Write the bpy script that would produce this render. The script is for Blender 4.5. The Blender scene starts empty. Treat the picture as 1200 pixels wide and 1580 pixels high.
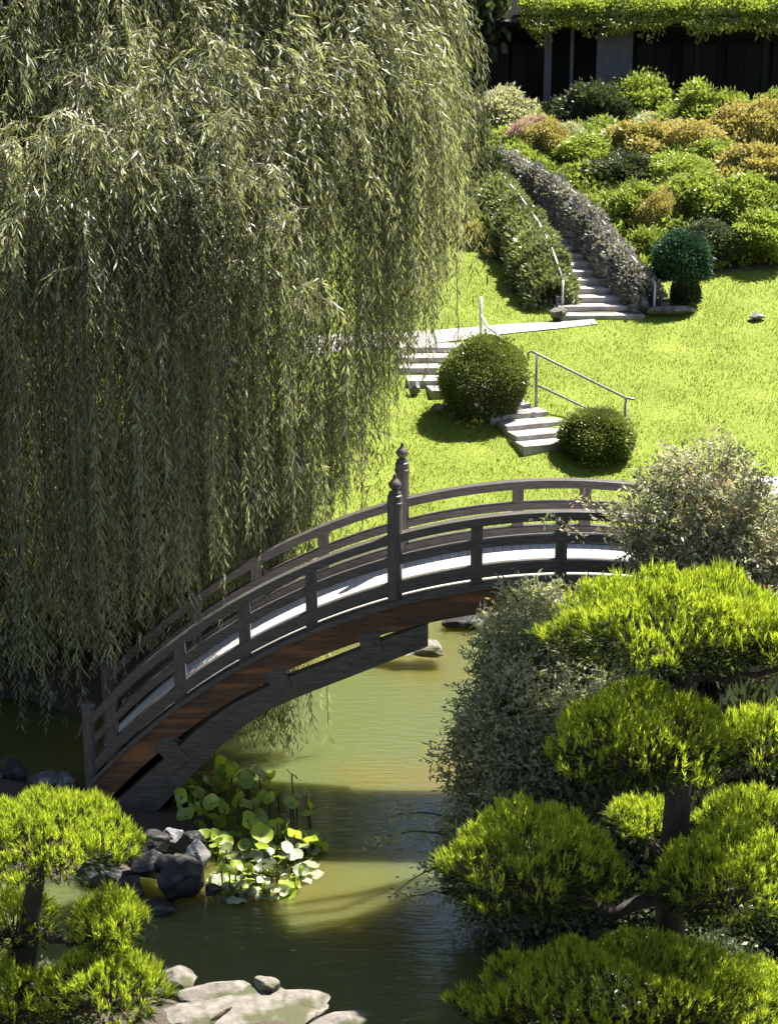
import bpy, math, random
import numpy as np
from mathutils import Vector, Matrix, Euler

rng = np.random.default_rng(11)
random.seed(5)
C = bpy.context.scene.collection
R = math.radians

# ------------------------------------------------------------------ camera, sky, sun, exposure
CAM_H, PITCH, FPX = 11.5, R(15.5), 2750.0
cam_d = bpy.data.cameras.new('camera')
cam = bpy.data.objects.new('camera', cam_d); C.objects.link(cam)
cam.location = (0, 0, CAM_H); cam.rotation_euler = (R(90) - PITCH, 0, 0)
cam_d.sensor_fit = 'VERTICAL'; cam_d.sensor_height = 24.0; cam_d.lens = 24.0 * FPX / 1580.0
cam_d.clip_start = 0.1; cam_d.clip_end = 1000
bpy.context.scene.camera = cam

SUN_EL, SUN_AZ = R(62), R(54)          # azimuth from +Y (away from the viewer) towards +X
w = bpy.data.worlds.new('World'); bpy.context.scene.world = w; w.use_nodes = True
nt = w.node_tree; nt.nodes.clear()
sky = nt.nodes.new('ShaderNodeTexSky'); sky.sky_type = 'NISHITA'; sky.sun_disc = False
sky.sun_elevation = SUN_EL; sky.sun_rotation = SUN_AZ
bg = nt.nodes.new('ShaderNodeBackground'); bg.inputs[1].default_value = 0.05
wo = nt.nodes.new('ShaderNodeOutputWorld')
nt.links.new(sky.outputs[0], bg.inputs[0]); nt.links.new(bg.outputs[0], wo.inputs[0])
sun_d = bpy.data.lights.new('sun', 'SUN'); sun_d.energy = 5.0; sun_d.angle = R(0.5); sun_d.color = (1, .95, .86)
sun = bpy.data.objects.new('sun', sun_d); C.objects.link(sun)
sv = Vector((math.sin(SUN_AZ) * math.cos(SUN_EL), math.cos(SUN_AZ) * math.cos(SUN_EL), math.sin(SUN_EL)))
sun.rotation_euler = sv.to_track_quat('Z', 'Y').to_euler(); sun.location = sv * 60
vs = bpy.context.scene.view_settings
vs.view_transform = 'Standard'; vs.look = 'None'; vs.gamma = 1; vs.use_curve_mapping = False; vs.exposure = 1.85

# ------------------------------------------------------------------ helpers
def at(px, py, Y):
    "world point seen at a photo pixel, at distance Y"
    x = (px - 600) / FPX; v = (790 - py) / FPX
    dy = math.cos(PITCH) + v * math.sin(PITCH); dz = -math.sin(PITCH) + v * math.cos(PITCH)
    t = Y / dy
    return Vector((x * t, Y, CAM_H + dz * t))

def px_per_m(p):
    return FPX / (p[1] * math.cos(PITCH) + (CAM_H - p[2]) * math.sin(PITCH))

def sstep(x):
    x = np.clip(x, 0, 1); return x * x * (3 - 2 * x)

def ground_z(X, Y):
    X = np.asarray(X, float); Y = np.asarray(Y, float)
    wob = .25 * np.sin(X * 1.7 + .6) + .15 * np.sin(X * 3.9 + Y * .7)
    ys = 33.4 - 4.6 * sstep((-X - .5) / 5) - 9.5 * sstep((X - 4.5) / 4.5) + wob
    d1 = Y - ys
    d2 = (1 - np.sqrt(((X + 7.2) / 4.6) ** 2 + ((Y - 24) / 2.2) ** 2)) * 2.2 + wob * .4
    yn = 19.3 - 1.1 * sstep((X + 1.6) / 1.5) + 4.2 * sstep((X - 1.0) / 2.5)
    d3 = yn - Y + wob * .4
    prof = np.interp(Y, [28, 34, 50, 58.6, 66, 76, 140], [.42, .5, 4.5, 7.35, 8.0, 9.2, 45])
    z1 = np.where(d1 > 0, sstep(d1 / 1.2) * prof, np.maximum(d1 * .8, -1.2))
    z2 = np.where(d2 > 0, sstep(d2 / 1.6) * .5, np.maximum(d2 * .8, -1.2))
    z3 = np.where(d3 > 0, sstep(d3 / .8) * .3 + .11 * np.maximum(d3, 0), np.maximum(d3 * .8, -1.2))
    return np.maximum(np.maximum(z1, z2), z3)

def gz(x, y): return float(ground_z(x, y))

def on_ground(px, py, y0=15.0, y1=120.0):
    "where the sight line of a photo pixel meets the ground"
    prev = y0
    for Y in np.arange(y0, y1, .1):
        p = at(px, py, Y)
        if p.z <= gz(p.x, Y): return Vector((p.x, Y, gz(p.x, Y)))
    return at(px, py, y1)

def unit(a):
    return a / np.maximum(np.linalg.norm(a, axis=-1, keepdims=True), 1e-9)

def link(o, parent=None):
    C.objects.link(o)
    if parent is not None: o.parent = parent
    return o

def tag(o, label=None, cat=None, group=None, kind=None):
    if label: o['label'] = label
    if cat: o['category'] = cat
    if group: o['group'] = group
    if kind: o['kind'] = kind
    return o

def thing(name, label, cat, loc=(0, 0, 0), rz=0.0, group=None):
    o = bpy.data.objects.new(name, None); o.empty_display_size = .2
    o.location = loc; o.rotation_euler = (0, 0, rz)
    return tag(link(o), label, cat, group)

class MB:
    "collects shapes and links them as one mesh object"
    def __init__(s): s.v = []; s.f = []; s.n = 0
    def add(s, v, f):
        s.v.append(np.asarray(v, float).reshape(-1, 3)); s.f += [tuple(i + s.n for i in q) for q in f]; s.n += len(s.v[-1])
    def box(s, c, size, rz=0.0, rx=0.0, ry=0.0):
        hx, hy, hz = [a / 2 for a in size]
        v = np.array([(x, y, z) for x in (-hx, hx) for y in (-hy, hy) for z in (-hz, hz)])
        M = np.array(Euler((rx, ry, rz)).to_matrix()); v = v @ M.T + np.array(c)
        s.add(v, [(0, 1, 3, 2), (4, 6, 7, 5), (0, 4, 5, 1), (2, 3, 7, 6), (0, 2, 6, 4), (1, 5, 7, 3)])
    def tube(s, pts, rad, n=8):
        pts = np.asarray(pts, float); k = len(pts)
        rad = np.full(k, rad) if np.isscalar(rad) else np.asarray(rad, float)
        t = unit(np.gradient(pts, axis=0)); ref = np.array((0, 0, 1.)) if abs(t[0][2]) < .9 else np.array((1., 0, 0))
        ang = np.linspace(0, 2 * np.pi, n, endpoint=False); V = []
        u = unit(np.cross(ref, t[0]))
        for i in range(k):
            u = unit(u - t[i] * np.dot(u, t[i])); b = np.cross(t[i], u)
            V.append(pts[i] + rad[i] * (np.cos(ang)[:, None] * u + np.sin(ang)[:, None] * b))
        F = [(i * n + j, i * n + (j + 1) % n, (i + 1) * n + (j + 1) % n, (i + 1) * n + j) for i in range(k - 1) for j in range(n)]
        F += [tuple(range(n))[::-1], tuple(range((k - 1) * n, k * n))]
        s.add(np.concatenate(V), F)
    def lathe(s, prof, n=16, c=(0, 0, 0)):
        a = np.linspace(0, 2 * np.pi, n, endpoint=False); k = len(prof)
        V = np.array([(r * np.cos(x) + c[0], r * np.sin(x) + c[1], z + c[2]) for r, z in prof for x in a])
        F = [(i * n + j, i * n + (j + 1) % n, (i + 1) * n + (j + 1) % n, (i + 1) * n + j) for i in range(k - 1) for j in range(n)]
        F += [tuple(range(n))[::-1], tuple(range((k - 1) * n, k * n))]
        s.add(V, F)
    def sweep(s, xs, zlo, zhi, y0, y1):
        "bar along X whose bottom and top follow zlo, zhi"
        k = len(xs); V = []
        for x, a, b in zip(xs, zlo, zhi): V += [(x, y0, a), (x, y1, a), (x, y1, b), (x, y0, b)]
        F = [(i * 4 + j, i * 4 + (j + 1) % 4, i * 4 + 4 + (j + 1) % 4, i * 4 + 4 + j) for i in range(k - 1) for j in range(4)]
        F += [(3, 2, 1, 0), ((k - 1) * 4, (k - 1) * 4 + 1, (k - 1) * 4 + 2, (k - 1) * 4 + 3)]
        s.add(V, F)
    def build(s, name, m, parent=None, smooth=False, bevel=0.0, loc=None):
        me = bpy.data.meshes.new(name)
        me.from_pydata(np.concatenate(s.v).tolist(), [], s.f); me.materials.append(m)
        if smooth: me.polygons.foreach_set('use_smooth', [True] * len(me.polygons))
        o = link(bpy.data.objects.new(name, me), parent)
        if loc is not None: o.location = loc
        if bevel:
            b = o.modifiers.new('soft edges', 'BEVEL'); b.width = bevel; b.segments = 2; b.limit_method = 'ANGLE'
        return o

class Leaves:
    "many small leaf-shaped faces, each with a random tint value"
    def __init__(s): s.V = []; s.T = []
    def add(s, P, D, L, W, tint=None, N=None, curl=0.0):
        n = len(P); D = unit(D)
        if N is None: N = rng.normal(size=(n, 3))
        S = unit(np.cross(D, N)); U = np.cross(S, D)
        L = np.broadcast_to(np.asarray(L, float), (n,))[:, None]; W = np.broadcast_to(np.asarray(W, float), (n,))[:, None]
        mid = P + D * L * .45 + U * L * curl
        q = np.stack([P, mid + S * W * .5, P + D * L, mid - S * W * .5], axis=1)
        s.V.append(q.reshape(-1, 3)); s.T.append(rng.random(n) if tint is None else np.clip(tint + rng.normal(0, .12, n), 0, 1))
    def mesh(s, name, m):
        V = np.concatenate(s.V); T = np.concatenate(s.T); n = len(T)
        me = bpy.data.meshes.new(name)
        me.vertices.add(4 * n); me.vertices.foreach_set('co', V.astype(np.float32).ravel())
        me.loops.add(4 * n); me.loops.foreach_set('vertex_index', np.arange(4 * n, dtype=np.int32))
        me.polygons.add(n); me.polygons.foreach_set('loop_start', np.arange(0, 4 * n, 4, dtype=np.int32))
        a = me.attributes.new('tint', 'FLOAT', 'FACE'); a.data.foreach_set('value', T.astype(np.float32))
        me.update(calc_edges=True); me.materials.append(m)
        return me
    def build(s, name, m, parent=None):
        return link(bpy.data.objects.new(name, s.mesh(name, m)), parent)

# ------------------------------------------------------------------ materials
def mat(name):
    m = bpy.data.materials.new(name); m.use_nodes = True; n = m.node_tree; n.nodes.clear()
    o = n.nodes.new('ShaderNodeOutputMaterial'); return m, n, o

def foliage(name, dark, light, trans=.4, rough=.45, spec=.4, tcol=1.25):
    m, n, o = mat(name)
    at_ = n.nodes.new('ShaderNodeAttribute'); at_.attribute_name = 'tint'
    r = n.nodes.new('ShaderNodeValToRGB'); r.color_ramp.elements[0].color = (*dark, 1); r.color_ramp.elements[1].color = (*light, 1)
    p = n.nodes.new('ShaderNodeBsdfPrincipled'); p.inputs['Roughness'].default_value = rough; p.inputs['Specular IOR Level'].default_value = spec
    t = n.nodes.new('ShaderNodeBsdfTranslucent')
    g = n.nodes.new('ShaderNodeMix'); g.data_type = 'RGBA'; g.blend_type = 'MULTIPLY'; g.inputs[0].default_value = 1
    g.inputs[7].default_value = (tcol, tcol * 1.05, tcol * .6, 1)
    x = n.nodes.new('ShaderNodeMixShader'); x.inputs[0].default_value = trans
    n.links.new(at_.outputs['Fac'], r.inputs[0]); n.links.new(r.outputs[0], p.inputs['Base Color'])
    n.links.new(r.outputs[0], g.inputs[6]); n.links.new(g.outputs[2], t.inputs[0])
    n.links.new(p.outputs[0], x.inputs[1]); n.links.new(t.outputs[0], x.inputs[2]); n.links.new(x.outputs[0], o.inputs[0])
    return m

def surface(name, c1, c2, scale=8.0, rough=.8, bump=.3, stretch=(1, 1, 1), spec=.3, detail=6.0, c3=None, spots=3.0, bdist=.02):
    m, n, o = mat(name)
    tc = n.nodes.new('ShaderNodeTexCoord'); mp = n.nodes.new('ShaderNodeMapping'); mp.inputs['Scale'].default_value = stretch
    nz = n.nodes.new('ShaderNodeTexNoise'); nz.inputs['Scale'].default_value = scale; nz.inputs['Detail'].default_value = detail; nz.inputs['Roughness'].default_value = .65
    r = n.nodes.new('ShaderNodeValToRGB'); r.color_ramp.elements[0].position = .32; r.color_ramp.elements[1].position = .68
    r.color_ramp.elements[0].color = (*c1, 1); r.color_ramp.elements[1].color = (*c2, 1)
    p = n.nodes.new('ShaderNodeBsdfPrincipled'); p.inputs['Roughness'].default_value = rough; p.inputs['Specular IOR Level'].default_value = spec
    b = n.nodes.new('ShaderNodeBump'); b.inputs['Strength'].default_value = bump; b.inputs['Distance'].default_value = bdist
    n.links.new(tc.outputs['Object'], mp.inputs[0]); n.links.new(mp.outputs[0], nz.inputs[0]); n.links.new(nz.outputs['Fac'], r.inputs[0])
    col = r.outputs[0]
    if c3:
        n2 = n.nodes.new('ShaderNodeTexNoise'); n2.inputs['Scale'].default_value = spots; n2.inputs['Detail'].default_value = 5
        r2 = n.nodes.new('ShaderNodeValToRGB'); r2.color_ramp.elements[0].position = .5; r2.color_ramp.elements[1].position = .62
        mx = n.nodes.new('ShaderNodeMix'); mx.data_type = 'RGBA'; mx.inputs[7].default_value = (*c3, 1)
        n.links.new(mp.outputs[0], n2.inputs[0]); n.links.new(n2.outputs['Fac'], r2.inputs[0]); n.links.new(r2.outputs[0], mx.inputs[0])
        n.links.new(col, mx.inputs[6]); col = mx.outputs[2]
    n.links.new(col, p.inputs['Base Color']); n.links.new(nz.outputs['Fac'], b.inputs['Height'])
    n.links.new(b.outputs[0], p.inputs['Normal']); n.links.new(p.outputs[0], o.inputs[0])
    return m

M_wood = surface('weathered grey wood', (.037, .032, .028), (.115, .099, .087), 6, .45, .35, (.7, 6, 6), .5)
M_post = surface('weathered grey post wood', (.037, .032, .028), (.115, .099, .087), 6, .45, .35, (6, 6, .7), .5)
M_deck = surface('pale bare deck boards', (.45, .42, .41), (.66, .63, .62), 5, .7, .3, (8, .8, 8), .3)
M_brown = surface('brown timber with painted water glow', (.05, .026, .014), (.13, .066, .036), 5, .65, .3, (.6, 6, 6), c3=(.23, .095, .035), spots=1.1, spec=.4)  # base brown paints in light bounced off the pond; rusty patches on top
M_bark = surface('dark furrowed bark', (.018, .014, .011), (.06, .048, .038), 9, .9, .8, (1, 1, .25))
M_willowbark = surface('willow bark', (.03, .025, .02), (.09, .075, .06), 7, .9, .9, (1, 1, .2))
M_twig = surface('twigs', (.03, .022, .015), (.08, .06, .04), 20, .9, .2)
M_concrete = surface('pale concrete', (.30, .285, .275), (.46, .44, .43), 7, .85, .25, c3=(.24, .225, .2), spots=1.7)
M_rock = surface('grey garden rock', (.07, .07, .072), (.17, .166, .165), 4, .85, .8, c3=(.23, .22, .21), spots=5, bdist=.05)
M_darkrock = surface('dark damp rock', (.007, .007, .0075), (.028, .027, .028), 4, .6, .8, c3=(.045, .044, .042), spots=4, bdist=.05)
M_slab = surface('lichen covered granite', (.095, .085, .07), (.21, .19, .165), 7, .85, .7, c3=(.06, .062, .03), spots=2.2, bdist=.04)
M_metal = surface('grey painted pipe', (.16, .16, .165), (.26, .26, .265), 14, .4, .1, spec=.6)
M_palemetal = surface('pale painted pipe', (.5, .5, .5), (.62, .62, .62), 14, .4, .1, spec=.6)
M_housewood = surface('dark stained house timber', (.003, .0028, .003), (.008, .0075, .0075), 5, .7, .2, (5, 5, .5))
M_screen = surface('grey plaster screen', (.10, .096, .11), (.15, .146, .16), 3, .8, .1)
M_roof = surface('dark roof tiles', (.006, .006, .0065), (.014, .014, .015), 6, .9, .5, spec=.02)
m, n, o = mat('dark window glass'); p = n.nodes.new('ShaderNodeBsdfPrincipled')
p.inputs['Base Color'].default_value = (.004, .004, .006, 1); p.inputs['Roughness'].default_value = .3; p.inputs['Specular IOR Level'].default_value = .12; n.links.new(p.outputs[0], o.inputs[0]); M_glass = m

L_willow = foliage('willow leaves', (.02, .025, .01), (.42, .43, .24), .42, .42, .8)
L_pine = foliage('pine needles', (.01, .026, .008), (.44, .51, .055), .45, .55, .25, 1.35)
L_box = foliage('boxwood leaves', (.03, .045, .012), (.21, .25, .06), .3, .4, .5)
L_grey = foliage('grey green leaves', (.10, .105, .06), (.5, .5, .32), .45, .4, .5)
L_pale = foliage('pale loose leaves', (.14, .145, .095), (.48, .47, .34), .45, .4, .5)
L_green = foliage('fresh green leaves', (.08, .11, .02), (.34, .40, .085), .4, .4, .5)
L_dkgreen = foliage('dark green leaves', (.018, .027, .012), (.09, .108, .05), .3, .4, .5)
L_teal = foliage('blue green needles', (.01, .03, .02), (.05, .11, .06), .2, .5, .3)
L_orange = foliage('orange tipped leaves', (.17, .18, .05), (.48, .38, .15), .35, .45, .4)
L_pink = foliage('pink azalea blossom', (.2, .2, .1), (.66, .42, .46), .35, .5, .3)
L_ivy = foliage('ivy leaves', (.06, .072, .025), (.32, .35, .15), .3, .35, .6)
L_dry = foliage('dry grey ivy', (.09, .085, .08), (.42, .40, .39), .25, .45, .4)
L_lotus = foliage('lotus leaf', (.2, .27, .04), (.36, .43, .055), .5, .4, 1.0, 1.5)
L_red = foliage('reddish new leaves', (.14, .06, .045), (.42, .22, .17), .4, .4, .4)
L_lotus_sheen = foliage('lotus leaf with painted sheen', (.16, .19, .10), (.42, .44, .30), .3, .4, 1.0)  # paler colour paints in the sheen of the front lotus leaves
L_grass = foliage('grass blades', (.115, .15, .015), (.185, .225, .03), .4, .5, .3)

# ground: lawn, soil and pond floor mixed by a mask stored on the sheet
m, n, o = mat('lawn and soil')
tc = n.nodes.new('ShaderNodeTexCoord'); nz = n.nodes.new('ShaderNodeTexNoise'); nz.inputs['Scale'].default_value = .9; nz.inputs['Detail'].default_value = 8
nf = n.nodes.new('ShaderNodeTexNoise'); nf.inputs['Scale'].default_value = 22; nf.inputs['Detail'].default_value = 4
r = n.nodes.new('ShaderNodeValToRGB'); r.color_ramp.elements[0].position = .3; r.color_ramp.elements[1].position = .7
r.color_ramp.elements[0].color = (.105, .145, .016, 1); r.color_ramp.elements[1].color = (.195, .235, .034, 1)
rs = n.nodes.new('ShaderNodeValToRGB'); rs.color_ramp.elements[0].color = (.03, .023, .016, 1); rs.color_ramp.elements[1].color = (.10, .08, .06, 1)
ad = n.nodes.new('ShaderNodeMath'); ad.operation = 'MULTIPLY_ADD'; ad.inputs[1].default_value = .45; 
ml = n.nodes.new('ShaderNodeMath'); ml.operation = 'MULTIPLY'; ml.inputs[1].default_value = .55
am = n.nodes.new('ShaderNodeAttribute'); am.attribute_name = 'lawn'
mx = n.nodes.new('ShaderNodeMix'); mx.data_type = 'RGBA'
p = n.nodes.new('ShaderNodeBsdfPrincipled'); p.inputs['Roughness'].default_value = .9; p.inputs['Specular IOR Level'].default_value = .2
b = n.nodes.new('ShaderNodeBump'); b.inputs['Strength'].default_value = .7; b.inputs['Distance'].default_value = .04
for a in (nz, nf): n.links.new(tc.outputs['Object'], a.inputs[0])
n.links.new(nz.outputs['Fac'], ad.inputs[0]); n.links.new(nf.outputs['Fac'], ml.inputs[0]); n.links.new(ml.outputs[0], ad.inputs[2])
n.links.new(ad.outputs[0], r.inputs[0]); n.links.new(nf.outputs['Fac'], rs.inputs[0])
n.links.new(am.outputs['Fac'], mx.inputs[0]); n.links.new(rs.outputs[0], mx.inputs[6]); n.links.new(r.outputs[0], mx.inputs[7])
n.links.new(mx.outputs[2], p.inputs['Base Color']); n.links.new(nf.outputs['Fac'], b.inputs['Height']); n.links.new(b.outputs[0], p.inputs['Normal'])
n.links.new(p.outputs[0], o.inputs[0]); M_ground = m

# pond: turbid olive water, light scatters a metre or so inside it
m, n, o = mat('turbid pond water')
tc = n.nodes.new('ShaderNodeTexCoord'); mp = n.nodes.new('ShaderNodeMapping'); mp.inputs['Scale'].default_value = (.8, 3.4, 1)
nz = n.nodes.new('ShaderNodeTexNoise'); nz.inputs['Scale'].default_value = 2.6; nz.inputs['Detail'].default_value = 4; nz.inputs['Roughness'].default_value = .55
b = n.nodes.new('ShaderNodeBump'); b.inputs['Strength'].default_value = .35; b.inputs['Distance'].default_value = .05
p = n.nodes.new('ShaderNodeBsdfPrincipled'); p.inputs['Roughness'].default_value = .03; p.inputs['IOR'].default_value = 1.75
silt = n.nodes.new('ShaderNodeTexNoise'); silt.inputs['Scale'].default_value = .3; silt.inputs['Detail'].default_value = 3
sr = n.nodes.new('ShaderNodeValToRGB'); sr.color_ramp.elements[0].position = .46; sr.color_ramp.elements[1].position = .68
sr.color_ramp.elements[0].color = (.088, .104, .034, 1); sr.color_ramp.elements[1].color = (.115, .098, .024, 1)
n.links.new(tc.outputs['Object'], silt.inputs[0]); n.links.new(silt.outputs['Fac'], sr.inputs[0]); n.links.new(sr.outputs[0], p.inputs['Base Color'])
p.inputs['Subsurface Weight'].default_value = 1.0; p.inputs['Subsurface Radius'].default_value = (1.0, .9, .4); p.inputs['Subsurface Scale'].default_value = 2.8
n.links.new(tc.outputs['Object'], mp.inputs[0]); n.links.new(mp.outputs[0], nz.inputs[0]); n.links.new(nz.outputs['Fac'], b.inputs['Height'])
n.links.new(b.outputs[0], p.inputs['Normal']); n.links.new(p.outputs[0], o.inputs[0]); M_water = m

# ------------------------------------------------------------------ setting
def lawn_mask(X, Y):
    edge = np.interp(X, [-3, 1.5, 2.4, 3.6, 4.4, 5.2, 6.6, 7.2, 9.5, 12, 20], [56, 53.5, 52.2, 50.2, 47.6, 47.4, 47.4, 49.5, 50.3, 50.6, 50.8])
    a = sstep((edge - Y) / .35 + .5)
    ys = 33.4 - 4.6 * sstep((-X - .5) / 5) - 9.5 * sstep((X - 4.5) / 4.5)
    a = a * sstep((Y - ys - .5) / .8)
    a = np.where(X < -2.5, a * sstep((Y - 36) / 3), a)
    return np.where(Y > 27, a, 0)

def build_ground():
    xs = np.concatenate([np.arange(-70, -14, 2), np.arange(-14, 18, .25), np.arange(18, 72, 2)])
    ys = np.concatenate([np.arange(-6, 14, 1), np.arange(14, 62, .25), np.arange(62, 150, 2)])
    X, Y = np.meshgrid(xs, ys); Z = ground_z(X, Y)
    Z = Z + .03 * np.sin(X * 2.1 + Y * 1.3) * np.sin(Y * 1.9 - X * .8) * (Z > .2)
    nx, ny = len(xs), len(ys); idx = np.arange(nx * ny).reshape(ny, nx)
    F = np.stack([idx[:-1, :-1], idx[:-1, 1:], idx[1:, 1:], idx[1:, :-1]], -1).reshape(-1, 4)
    me = bpy.data.meshes.new('ground'); me.from_pydata(np.stack([X, Y, Z], -1).reshape(-1, 3).tolist(), [], F.tolist())
    a = me.attributes.new('lawn', 'FLOAT', 'POINT'); a.data.foreach_set('value', lawn_mask(X, Y).ravel().astype(np.float32))
    me.polygons.foreach_set('use_smooth', [True] * len(me.polygons)); me.materials.append(M_ground)
    tag(link(bpy.data.objects.new('ground', me)), kind='structure')
build_ground()

mb = MB(); mb.box((0, 26, -1.6), (60, 24, 3.2)); tag(mb.build('pond_water', M_water), kind='structure')

def build_grass():
    n = 150000
    X = rng.uniform(-3, 17, n); Y = 32 + 19.5 * rng.random(n) ** 1.15
    k = (lawn_mask(X, Y) > .5); X, Y = X[k], Y[k]
    g = Leaves(); P = np.stack([X, Y, ground_z(X, Y) - .01], -1); n = len(P)
    D = np.stack([rng.normal(0, .35, n), rng.normal(0, .35, n), np.ones(n)], -1)
    patch = .5 + .2 * np.sin(X * 1.3 + Y * .9) * np.sin(Y * 2.3 - X * .5)
    g.add(P, D, rng.uniform(.04, .10, n), rng.uniform(.012, .022, n), patch)
    tag(g.build('grass', L_grass), 'short sunlit yellow green lawn grass on the slope', 'grass', kind='stuff')
build_grass()

def strip(name, pts, width, m, lift=.03):
    pts = np.array([(p[0], p[1]) for p in pts]); seg = np.r_[0, np.cumsum(np.linalg.norm(np.diff(pts, axis=0), axis=1))]
    s = np.arange(0, seg[-1], .3); P = np.stack([np.interp(s, seg, pts[:, 0]), np.interp(s, seg, pts[:, 1])], -1)
    T = unit(np.gradient(P, axis=0)); N = np.stack([-T[:, 1], T[:, 0]], -1); V = []
    for j in np.linspace(-.5, .5, 5):
        q = P + N * ((width(s / s[-1]) if callable(width) else width) * j if not callable(width) else (width(s / s[-1]) * j)[:, None]); V.append(np.c_[q, ground_z(q[:, 0], q[:, 1]) + lift])
    k = len(P); V = np.concatenate(V); F = [(a * k + i, a * k + i + 1, a * k + k + i + 1, a * k + k + i) for a in range(4) for i in range(k - 1)]
    mb = MB(); mb.add(V, F); return tag(mb.build(name, m, smooth=True), kind='structure')
strip('upper_path', [on_ground(*q) for q in ((470, 536), (600, 527), (690, 520), (780, 511), (880, 503), (925, 499))], lambda u: 1.15 - .85 * u, M_concrete)
strip('lower_path', [on_ground(*q) for q in ((1040, 750), (1110, 752), (1190, 754), (1400, 757))], .95, M_concrete)

# ------------------------------------------------------------------ the arched bridge
def build_bridge():
    XC, RAD, YN, YF = 2.61, 9.4, 24.5, 26.3
    ZC = at(880, 893, YN - .1).z
    deck = lambda x: ZC - RAD + np.sqrt(RAD ** 2 - (x - XC) ** 2)
    slope = lambda x: np.sqrt(RAD ** 2 - (x - XC) ** 2) / RAD        # cosine of the slope
    t = thing('arched_bridge', 'steep arched grey timber moon bridge with three-rail balustrades over the pond', 'bridge', (XC, 25.4, 0))
    off = Vector((-XC, -25.4, 0))
    def fin(mb, name, m, parent=t, bevel=.008, smooth=False):
        o = mb.build(name, m, parent, smooth, bevel)
        if parent is t: o.location = off
        return o
    xs = np.linspace(XC - 7.05, XC + 7.05, 90)
    # deck boards laid across
    mb = MB(); s = np.arange(-.84, .84, .0145)
    for a in s:
        x = XC + RAD * math.sin(a); z = ZC - RAD + RAD * math.cos(a)
        mb.box((x - .03 * math.sin(a), 25.4, z - .03), (.128, 1.9, .05), ry=a)
    fin(mb, 'deck', M_deck, bevel=0)
    for y, side in ((YN, 'near'), (YF, 'far')):
        for h0, h1, th in ((.86, .99, .085), (.53, .65, .07), (.09, .27, .085)):
            mb = MB(); mb.sweep(xs, deck(xs) + h1 - (h1 - h0) / slope(xs) ** .5, deck(xs) + h1, y - th, y + th); fin(mb, 'rail', M_wood)
        # moulding strip under the deck edge, then the deep curved side beam
        mb = MB(); mb.sweep(xs, deck(xs) - .075, deck(xs) + .012, y - .16 if y == YN else y - .12, y + .12 if y == YN else y + .16); fin(mb, 'edge_strip', M_wood)
        mb = MB(); mb.sweep(xs, deck(xs) - .08 - .36 / slope(xs) ** .8, deck(xs) - .079, y - .11, y + .11); fin(mb, 'side_beam', M_brown)
        # lower arch beam
        pb = [(150, 1345), (215, 1278), (300, 1190), (345, 1143), (392, 1104), (440, 1080), (480, 1064), (541, 1041), (600, 1017), (660, 994)]
        W = [at(a, b, YN) for a, b in pb]; bx = np.array([q.x for q in W]); bz = np.array([q.z for q in W])
        xl = np.linspace(bx[0], bx[-1], 40); zl = np.interp(xl, bx, bz)
        k = np.ones(5) / 5; zl = np.r_[zl[:2], np.convolve(zl, k, 'valid'), zl[-2:]]
        g = np.gradient(zl, xl); th = (.33 + .26 * np.clip((xl[0] + 2.4 - xl) / 2.4, 0, 1)) * np.sqrt(1 + g ** 2)
        for sgn in (1, -1):
            X2 = xl if sgn == 1 else (2 * XC - xl)[::-1]; Z2 = zl if sgn == 1 else zl[::-1]; T2 = th if sgn == 1 else th[::-1]
            mb = MB(); mb.sweep(X2, Z2, Z2 + T2, y - .10, y + .10); fin(mb, 'arch_beam', M_wood)
            for pxs, pys in ((268, 1172), (430, 1058), (572, 996)):
                q = at(pxs, pys, YN); x = q.x if sgn == 1 else 2 * XC - q.x
                a = math.asin((x - XC) / RAD)
                mb = MB(); mb.box((x, y, float(deck(x)) - .42 - (.28 if pxs < 300 else .12)), (.3, .235, .5 if pxs < 300 else .34), ry=a); fin(mb, 'spacer_block', M_wood)
        # balusters
        if y == YN: bxs = [at(p_, 850, YN).x for p_ in (272, 375, 480, 735, 865)]
        else: bxs = [at(p_, 850, YF).x for p_ in (300, 395, 499, 797, 900)]
        bxs = bxs + [2 * XC - b_ for b_ in bxs if b_ < XC - 1.5] + [2 * XC - at(172, 1100, y).x, at(172, 1100, y).x]
        for x in bxs:
            mb = MB(); z = float(deck(x)); mb.box((x, y, z + .42), (.17, .13, .98)); fin(mb, 'baluster', M_post)
        # newel posts with turned finials
        for x, hgt in ((at(609 if y == YN else 620, 850, y).x, 1.58), (2 * XC - at(609, 850, YN).x, 1.58), (XC - 7.02, 1.2), (XC + 7.02, 1.2)):
            z = float(deck(x)); lo = z - .46 if hgt > 1.3 else min(z - .3, .1)
            mb = MB(); r_ = .108; mb.lathe([(r_, lo), (r_, z + hgt - .16), (r_ * 1.06, z + hgt - .155), (r_ * 1.06, z + hgt - .12), (r_, z + hgt - .115), (r_ * .97, z + hgt - .02), (r_ * .75, z + hgt)], 20)
            np_ = mb.build('newel_post' if hgt > 1.3 else 'end_post', M_post, t); np_.location = off + Vector((x, y, 0))
            mb = MB(); f = z + hgt + .001
            mb.lathe([(.085, f), (.09, f + .025), (.05, f + .045), (.045, f + .065), (.075, f + .09), (.092, f + .125), (.088, f + .16), (.062, f + .195), (.034, f + .225), (.026, f + .245), (.03, f + .255), (.018, f + .285), (.004, f + .31)], 18)
            if hgt > 1.3: mb.build('finial', M_wood, np_, smooth=True)
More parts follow.
